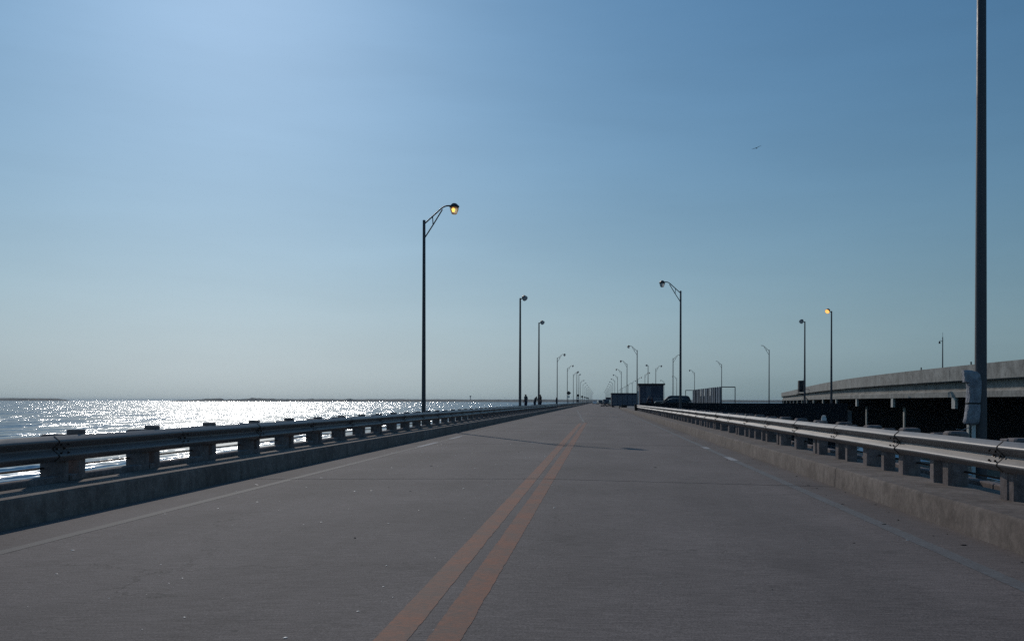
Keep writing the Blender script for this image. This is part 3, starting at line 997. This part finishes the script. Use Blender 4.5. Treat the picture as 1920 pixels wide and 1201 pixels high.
# ------------------------------------------------------------------ panel fence and pipe frames on the landing
fence = tag(empty('panel_fence', (14.45, 105, CURB_H)), 'fence of tall weathered grey panels standing on the landing', 'fence')
y = 0.0; k = 0
meP = [MB().box(-0.04, 0.04, 0.01, 2.08, 0, 2.76).mesh('panel', m) for m in (M['panel_a'], M['panel_b'])]
patt = [0, 0, 1, 0, 1, 1, 0, 1, 0, 1, 1, 0, 1, 1, 0]
for k in range(15):
    inst('panel', meP[patt[k]], fence, (random.uniform(-.03, .03), k * 2.09, random.uniform(-.03, .03)))
    MB().box(-0.12, -0.045, k * 2.09 - .05, k * 2.09 + .05, 0, 2.8).build('post', M['panel_b'], fence)
for k in (4, 7, 9):
    MB().box(-0.10, -0.045, k * 2.09 + .3, k * 2.09 + 1.3, 1.75, 2.7).build('patch', M['signwhite'], fence)
for nm, x, yy, w, hgt in (('pipe_frame', 14.5, 104.6, 1.62, 2.75), ('pipe_frame', 13.35, 136.5, 1.2, 2.75)):
    lab = 'large open pipe frame at the right end of the panel fence' if yy < 120 else 'smaller open pipe frame at the left end of the panel fence'
    fr_ = tag(empty(nm, (x, yy, CURB_H)), lab, 'frame', 'pipe frames by the panel fence')
    for xx in (0, w):
        MB().tube([(xx, 0, 0), (xx, 0, hgt)], 0.05, 8).build('upright', M['pole'], fr_)
    MB().tube([(0, 0, hgt - 0.02), (w, 0, hgt - 0.02)], 0.055, 8).build('crossbar', M['pole'], fr_)


# ------------------------------------------------------------------ cars
def make_car(name, body_pts, cab_pts, width, paintm, label, wheels=(0.85, 3.75), wr=0.33):
    """body_pts / cab_pts: side outline (length, height); car faces -X locally, length along +X, width along Y"""
    root = tag(empty(name), label, 'car')
    w = width / 2

    def shell(pts, inset_bot, inset_top, zlo, zhi):
        L, Rr = [], []
        for (x, z) in pts:
            t = 0 if zhi == zlo else max(0, min(1, (z - zlo) / (zhi - zlo)))
            yy = w - (inset_bot + (inset_top - inset_bot) * t)
            L.append((x, -yy, z)); Rr.append((x, yy, z))
        return L, Rr
    L, Rr = shell(body_pts, 0.02, 0.10, 0.3, 1.0)
    mid = [(x, -w * 0.55, z + (0.03 if z > 0.6 else 0)) for x, z in body_pts]
    mid2 = [(x, w * 0.55, z + (0.03 if z > 0.6 else 0)) for x, z in body_pts]
    MB().loft([L, mid, mid2, Rr]).build('body', paintm, root, smooth=40)
    L, Rr = shell(cab_pts, 0.10, 0.30, cab_pts[0][1], max(z for _, z in cab_pts))
    mid = [(x, -w * 0.45, z + (0.03 if z > 1.2 else 0)) for x, z in cab_pts]
    mid2 = [(x, w * 0.45, z + (0.03 if z > 1.2 else 0)) for x, z in cab_pts]
    cab = MB().loft([L, mid, mid2, Rr]).build('cabin', paintm, root, smooth=40)
    # glass panels a little proud of the cabin
    zb = cab_pts[0][1]; zt = max(z for _, z in cab_pts)
    tops = [p for p in cab_pts if p[1] > zt - 0.08]
    fx, bx_ = min(t[0] for t in tops), max(t[0] for t in tops)
    f0, b0 = cab_pts[0][0], cab_pts[-1][0]
    for sgn in (-1, 1):
        lo, hi = w - 0.145, w - 0.275
        n = 2
        for k in range(n):
            u0, u1 = (k + 0.06) / n, (k + 0.94) / n
            xs = [f0 + 0.25 + (b0 - f0 - 0.5) * u0, f0 + 0.25 + (b0 - f0 - 0.5) * u1, fx + 0.05 + (bx_ - fx - 0.1) * u1, fx + 0.05 + (bx_ - fx - 0.1) * u0]
            q = [(xs[0], sgn * (lo + .03), zb + .06), (xs[1], sgn * (lo + .03), zb + .06), (xs[2], sgn * (hi + .02), zt - .10), (xs[3], sgn * (hi + .02), zt - .10)]
            q += [(x, yv - sgn * 0.03, z) for x, yv, z in q]
            MB().add(q, [(0, 1, 2, 3), (7, 6, 5, 4), (0, 4, 5, 1), (1, 5, 6, 2), (2, 6, 7, 3), (3, 7, 4, 0)]).build('window', M['carglass'], cab)
    for xa, za, xb, zb2, nm in ((f0 - 0.015, zb + .05, fx - 0.02, zt - .05, 'windscreen'), (b0 + 0.015, zb + .05, bx_ + 0.02, zt - .05, 'rear_window')):
        q = [(xa, -w * .74, za), (xa, w * .74, za), (xb, w * .62, zb2), (xb, -w * .62, zb2)]
        q += [(x + (0.02 if nm == 'windscreen' else -0.02), y_, z - 0.02) for x, y_, z in q]
        MB().add(q, [(0, 1, 2, 3), (7, 6, 5, 4), (0, 4, 5, 1), (1, 5, 6, 2), (2, 6, 7, 3), (3, 7, 4, 0)]).build(nm, M['carglass'], cab)
    for wx in wheels:
        for sgn in (-1, 1):
            wh = MB().tube([(wx, sgn * (w - 0.2), wr), (wx, sgn * (w + 0.01), wr)], wr, 16).build('wheel', M['tyre'], root)
            MB().tube([(wx, sgn * (w - 0.02), wr), (wx, sgn * (w + 0.025), wr)], wr * 0.62, 12).build('rim', M['rim'], wh)
    xf = min(p[0] for p in body_pts)
    for sgn in (-1, 1):
        MB().box(xf - 0.015, xf + 0.12, sgn * w * .72 - .16, sgn * w * .72 + .16, 0.62, 0.76, 0.015).build('headlight', M['headlight'], root)
        MB().box(max(p[0] for p in body_pts) - .1, max(p[0] for p in body_pts) + .012, sgn * w * .75 - .12, sgn * w * .75 + .12, 0.7, 0.86).build('tail_light', M['maroon'], root)
    return root


SED = [(0.0, 0.30), (0.0, 0.62), (0.08, 0.72), (0.5, 0.80), (1.45, 0.95), (4.0, 1.0), (4.75, 0.96), (4.85, 0.80), (4.85, 0.32), (4.1, 0.22), (0.5, 0.22)]
SEDC = [(1.25, 0.93), (2.05, 1.38), (2.4, 1.45), (3.2, 1.45), (3.6, 1.38), (4.35, 0.98)]
SUV = [(0.0, 0.38), (0.0, 0.85), (0.1, 0.98), (1.2, 1.08), (4.55, 1.10), (4.65, 0.95), (4.65, 0.42), (4.0, 0.32), (0.6, 0.32)]
SUVC = [(1.05, 1.06), (1.75, 1.66), (2.1, 1.74), (4.1, 1.72), (4.35, 1.62), (4.6, 1.08)]
sed = make_car('parked_car', SED, SEDC, 1.82, M['carpaint'], 'dark rounded sedan parked on the landing, nearer the right guardrail')
sed.location = (6.4, 106.0, CURB_H - 0.008)
sed.scale = (1, 1, 0.93)
suv = make_car('parked_car', SUV, SUVC, 1.85, M['carpaint2'], 'black boxy car parked just behind the dark sedan on the landing', wheels=(0.9, 3.75), wr=0.37)
suv.location = (7.0, 112.0, CURB_H - 0.008)
suv['group'] = sed['group'] = 'cars parked on the landing'
far_w = make_car('parked_car', SED, SEDC, 1.8, M['carwhite'], 'tiny white car far down the road at the vanishing point')
far_w.location = (-2.0, 372, 0.02); far_w.rotation_euler.z = R(90)
far_d = make_car('parked_car', SUV, SUVC, 1.9, M['carpaint2'], 'tiny dark car far down the road beside the white one')
far_d.location = (0.6, 348, 0.02); far_d.rotation_euler.z = R(100)
far_d2 = make_car('parked_car', SUV, SUVC, 1.9, M['carpaint2'], 'tiny dark car parked right of the two cars at the vanishing point')
far_d2.location = (2.2, 285, 0.02); far_d2.rotation_euler.z = R(80)

# ------------------------------------------------------------------ odds and ends on the closed lane
bar = tag(empty('timber_barrier', (0.3, 212, 0)), 'low dark timber barrier lying across the closed lane far ahead', 'barrier')
MB().box(0, 3.1, -0.15, 0.15, 0.10, 0.34, 0.02).build('beam', M['wood'], bar)
for x in (0.2, 1.5, 2.8):
    MB().box(x - .1, x + .1, -0.3, 0.3, 0.0, 0.10).build('foot', M['wood'], bar)
for (x, y, w, d, h_, lab) in ((4.0, 143, 0.95, 0.6, 0.42, 'low dark block on the kerb past the guardrail end'),
                              (2.95, 191, 0.45, 0.4, 0.35, 'small dark block standing on the road before the long shed')):
    t = tag(MB().box(-w / 2, w / 2, -d / 2, d / 2, 0, h_, 0.03).build('stop_block', M['wood']), lab, 'block')
    t.location = (x, y, zr(x) if x < 3.5 else CURB_H)
endp = tag(empty('rail_terminal', (4.1, 95.3, CURB_H)), 'dark square end block where the right guardrail stops', 'block')
MB().box(-0.28, 0.28, 0, 0.5, -0.002, 0.68, 0.03).build('block', M['wood'], endp)
MB().box(-0.30, -0.281, 0.05, 0.45, 0.2, 0.55).build('plate', M['bolt'], endp)


# ------------------------------------------------------------------ diamond signs along the left
def diamond(y, label):
    r = tag(empty('road_sign', (-6.95, y, CURB_H)), label, 'sign', 'diamond signs along the left')
    MB().box(-0.035, 0.035, -0.03, 0.03, 0, 3.2).build('post', M['pole'], r)
    s = 0.52
    q = [(0, 0, -s), (s, 0, 0), (0, 0, s), (-s, 0, 0)]
    vs = [(x, -0.05, z + 2.85) for x, _, z in q] + [(x, -0.032, z + 2.85) for x, _, z in q]
    MB().add(vs, [(0, 1, 2, 3), (7, 6, 5, 4), (0, 4, 5, 1), (1, 5, 6, 2), (2, 6, 7, 3), (3, 7, 4, 0)]).build('plate', M['signdark'], r)
    MB().box(-0.22, 0.22, -0.05, -0.031, 1.85, 2.2).build('small_plate', M['signwhite'], r)


for k, y in enumerate((199, 284, 352, 418, 480, 540)):
    diamond(y, 'nearest dark diamond sign on the left, beside a curved lamp post' if k == 0 else
            '%s diamond sign along the left, counted from the nearest' % ORD[k])


# ------------------------------------------------------------------ people
def person(label, loc, rz, shirt, trousers, lean=0.0, arms='down', height=1.72, hair='hair'):
    k = height / 1.72
    P = {'pelvis': (0, 0, 0.95), 'waist': (0, -0.02 - lean * .10, 1.10), 'chest': (0, -lean * .30, 1.32), 'neck': (0, -lean * .42, 1.47),
         'jaw': (0, -.015 - lean * .48, 1.55), 'skull': (0, 0.0 - lean * .52, 1.64)}
    Rd = {'pelvis': .155, 'waist': .135, 'chest': .155, 'neck': .055, 'jaw': .075, 'skull': .10}
    E = [('pelvis', 'waist'), ('waist', 'chest'), ('chest', 'neck'), ('neck', 'jaw'), ('jaw', 'skull')]
    for s, n in ((-1, 'l'), (1, 'r')):
        P['hip' + n] = (s * .10, 0, .88); Rd['hip' + n] = .10
        P['kne' + n] = (s * .115, -.03, .49); Rd['kne' + n] = .062
        P['ank' + n] = (s * .12, .02, .09); Rd['ank' + n] = .042
        P['toe' + n] = (s * .135, -.17, .035); Rd['toe' + n] = .035
        P['sho' + n] = (s * .185, -lean * .36, 1.40); Rd['sho' + n] = .062
        sh = P['sho' + n]
        if arms == 'down':
            P['elb' + n] = (s * .25, sh[1] + .02, 1.13); P['wri' + n] = (s * .25, sh[1] - .08, .90); P['fin' + n] = (s * .24, sh[1] - .12, .76)
        else:
            P['elb' + n] = (s * .23, sh[1] - .14, 1.18); P['wri' + n] = (s * .13, sh[1] - .38, 1.16); P['fin' + n] = (s * .09, sh[1] - .50, 1.19)
        Rd['elb' + n] = .045; Rd['wri' + n] = .033; Rd['fin' + n] = .024
        E += [('pelvis', 'hip' + n), ('hip' + n, 'kne' + n), ('kne' + n, 'ank' + n), ('ank' + n, 'toe' + n),
              ('chest', 'sho' + n), ('sho' + n, 'elb' + n), ('elb' + n, 'wri' + n), ('wri' + n, 'fin' + n)]
    names = list(P)
    me = bpy.data.meshes.new('person_skin')
    me.from_pydata([tuple(c * k for c in P[n]) for n in names], [(names.index(a), names.index(b)) for a, b in E], [])
    o = bpy.data.objects.new('person_tmp', me)
    COL.objects.link(o)
    md = o.modifiers.new('skin', 'SKIN')
    for i, n in enumerate(names):
        me.skin_vertices[0].data[i].radius = (Rd[n] * k * (1.12 if n in ('chest', 'waist', 'pelvis') else 1), Rd[n] * k * (0.72 if n in ('chest', 'waist', 'pelvis') else 1))
    me.skin_vertices[0].data[0].use_root = True
    o.modifiers.new('sub', 'SUBSURF').levels = 1
    dg = bpy.context.evaluated_depsgraph_get()
    em = bpy.data.meshes.new_from_object(o.evaluated_get(dg))
    bpy.data.objects.remove(o)
    em.name = 'person'
    em.materials.clear()
    for m in (M['skin'], shirt, trousers, M[hair], M['black']):
        em.materials.append(m)
    for p in em.polygons:
        c = p.center / k
        hx_ = math.hypot(c.x, c.y + lean * .5)
        if c.z > 1.50:
            p.material_index = 3 if (c.z > 1.63 or c.y > 0.03 - lean * .5) else 0
        elif c.z < 0.07: p.material_index = 4
        elif c.z < 0.97 and abs(c.x) < 0.21 and c.y > -0.25 - lean * .2: p.material_index = 2
        elif abs(c.x) > 0.2 and c.z < 1.12: p.material_index = 0
        else: p.material_index = 1
        p.use_smooth = True
    r = tag(inst('person', em, None, loc, rz), label, 'person')
    r.scale = (1.3, 1.3, 1.0)
    r['group'] = 'people fishing along the bridge'
    return r


PZ = CURB_H - 0.012
person('person in grey standing close to the right of the nearer floodlight post', (-7.93, 95.0, PZ), R(250), M['greycloth'], M['navy'], 0.05, 'down', 1.84)
person('person bending forward left of the farther floodlight post', (-8.62, 117.0, PZ), R(65), M['greycloth'], M['denim'], 0.42, 'fwd', 1.74)
person('broad person in dark clothes right of the farther floodlight post', (-7.80, 117.0, PZ), R(290), M['black'], M['navy'], 0.10, 'down', 2.0)
person('small person standing against the first curved arm lamp post', (-8.05, 166.0, PZ), R(250), M['navy'], M['denim'], 0.05, 'down', 1.86)
person('tiny far person left of the distant paired floodlight posts', (-7.9, 318.0, PZ), R(170), M['black'], M['navy'], 0.3, 'fwd', 1.8)
person('person in dark clothes leaning before the grey shed, left of two', (6.62, 121.5, PZ), R(100), M['navy'], M['black'], 0.3, 'fwd', 1.78)
person('person with reddish shirt before the grey shed, right of two', (7.35, 121.8, PZ), R(-80), M['maroon'], M['black'], 0.2, 'fwd', 1.70)


# ------------------------------------------------------------------ birds
def bird(label, loc, s, rz, roll):
    r = tag(empty('bird', loc, rz), label, 'bird')
    MB().tube([(0, -.24, .0), (0, -.16, .015), (0, 0, .0), (0, .16, -.005), (0, .30, .01)], [.012, .045, .06, .035, .03], 8).build('body', M['bird'], r, smooth=60)
    for sg, dih in ((-1, -.12), (1, .55)):
        sec = []
        for t, ch, sw in ((0.02, .17, 0), (.35, .17, -.05), (.7, .13, .0), (1.0, .03, .10)):
            x = sg * t * .72
            z = dih * t * .6 - 0.03 * t
            sec.append([(x, sw - ch / 2, z), (x, sw, z + .018), (x, sw + ch / 2, z), (x, sw, z - .004)])
        MB().loft(sec).build('wing', M['bird'], r, smooth=60)
    MB().add([(-.03, .26, 0), (.03, .26, 0), (.07, .42, .0), (-.07, .42, .0), (0, .3, .015), (0, .4, .012)],
             [(0, 1, 2, 3), (0, 4, 5, 3), (1, 4, 5, 2), (0, 1, 4), (2, 3, 5)]).build('tail', M['bird'], r)
    r.scale = (s, s, s)
    return r


bird('dark bird gliding with one wing raised in the open sky', (14.2, 80, EYE + 475 * 80 / 1650), 0.62, R(-25), 0)
bird('tiny far bird low over the water left of the lit lamp post', (-36.5, 150, EYE + 11 * 150 / 1650), 0.45, R(20), 0)


# ------------------------------------------------------------------ far shores
def shore(name, label, x0, x1, y, base, amp, seed, step=22, depth=500, sparse=False):
    """low wooded land: rows of uneven canopy heights"""
    n = int((x1 - x0) / step)
    rows = []
    for r_ in range(5):
        row = []
        for i in range(n + 1):
            x = x0 + (x1 - x0) * i / n
            e = min(1, i / 4, (n - i) / 4)
            lump = noise.noise(Vector((x * 0.004, r_ * 2.0, seed))) * .5 + .5
            fine_ = noise.noise(Vector((x * 0.022, r_ * 3.1, seed + 5))) * .5 + .5
            h = base + amp * (0.55 * lump + 0.45 * fine_)
            if sparse:
                h = base * (0.6 + .4 * fine_) + (amp * max(0, (fine_ + lump * .5 - .72)) * 3.2)
            if r_ == 0: h = 0.4
            row.append((x, y + depth * r_ / 4 + noise.noise(Vector((x * .003, 7, seed))) * 60, WATER_Z - 0.3 + (h + .3) * max(0.0, e)))
        rows.append(row)
    vs = [v for r_ in rows for v in r_]
    fs = []
    for a in range(4):
        for i in range(n):
            fs.append((a * (n + 1) + i, a * (n + 1) + i + 1, (a + 1) * (n + 1) + i + 1, (a + 1) * (n + 1) + i))
    o = MB().add(vs, fs).build(name, M['forest'])
    tag(o, label, kind='structure')
    return o


def px(x, Y):
    return (x - 1124) * Y / 1650


shore('far_shore', 'long low wooded shore fading in the haze behind the left guardrail', px(470, 6000), px(1500, 6000), 6000, 8, 15, 1)
shore('near_point', 'wooded shore just left of the road vanishing point', px(700, 4800), px(1150, 4800), 4800, 6, 13, 9)
shore('sand_spit', 'thin flat spit of land with a few trees on the sunlit horizon', px(312, 5200), px(760, 5200), 5200, 5.0, 13, 3, step=16, sparse=True)
shore('far_island', 'low wooded island on the horizon at the left edge', px(-330, 5600), px(47, 5600), 5600, 12, 9, 4)
shore('east_shore', 'faint low shore on the horizon at right', px(1450, 9000), px(2600, 9000), 9000, 6, 8, 6)
wt = tag(empty('water_tower', (px(882, 5300), 5300, WATER_Z + 4)), 'tiny water tower above the far wooded shore', 'water tower')
lathe(MB(), 0, 0, [(3.2, 0), (2.0, 6), (2.0, 24)], 10).build('stem', M['panel_a'], wt)
lathe(MB(), 0, 0, [(2.0, 24.1), (4.6, 26.5), (5.2, 29.5), (4.4, 32.5), (1.0, 34)], 12).build('tank', M['panel_a'], wt)

# ------------------------------------------------------------------ shells and grit on the road
b = MB()
rr = random.Random(11)
for k in range(230):
    y = 3.0 + rr.random() ** 1.6 * 30
    x = rr.uniform(-5.3, 3.3)
    if rr.random() < .55: x = rr.uniform(-5.3, -1.2)
    s = rr.choice((.003, .004, .005, .006, .009, .014)) * (1 + y * .02)
    a = rr.random() * PI
    ring = [(x + s * math.cos(a + q * PI / 3) * (1.3 if q % 3 == 0 else .8), y + s * math.sin(a + q * PI / 3) * .8, zr(x) + .003) for q in range(6)]
    top = [(x + (px_ - x) * .5, y + (py_ - y) * .5, zr(x) + .003 + s * .13) for px_, py_, _ in ring]
    b.loft([ring, top])
tag(b.build('shell_fragments', M['shell']), 'bits of broken shell scattered over the road', kind='stuff')
b = MB()
for k in range(70):
    y = 4.0 + rr.random() * 32
    x = rr.uniform(3.0, 3.5) if rr.random() < .55 else rr.uniform(-5.3, 3.0)
    s = rr.uniform(.004, .013) * (1 + y * .01)
    a = rr.random() * PI
    L = rr.choice((1, 1, 2.5))
    ring = [(x + s * L * math.cos(a + q * PI / 3), y + s * math.sin(a + q * PI / 3), zr(x) + .003) for q in range(6)]
    top = [(x + (px_ - x) * .5, y + (py_ - y) * .5, zr(x) + .003 + s * .4) for px_, py_, _ in ring]
    b.loft([ring, top])
tag(b.build('road_grit', M['bolt']), 'dark grit and leaf scraps scattered over the road and gutter', kind='stuff')

# ------------------------------------------------------------------ haze over the sea
HAZE = True
if HAZE:
    hz = MB().box(-31000, 31000, -3500, 31000, WATER_Z - 1.5, 34).build('haze', None)
    tag(hz, 'thin sea haze', kind='stuff')
    hm = bpy.data.materials.new('sea_haze')
    hm.use_nodes = True
    hn = hm.node_tree
    hn.nodes.remove(hn.nodes['Principled BSDF'])
    pv = hn.nodes.new('ShaderNodeVolumePrincipled')
    pv.inputs['Color'].default_value = (0.72, 0.84, 0.94, 1)
    pv.inputs['Density'].default_value = 4.0e-5
    pv.inputs['Anisotropy'].default_value = 0.2
    hn.links.new(pv.outputs[0], hn.nodes['Material Output'].inputs['Volume'])
    hz.data.materials.append(hm)
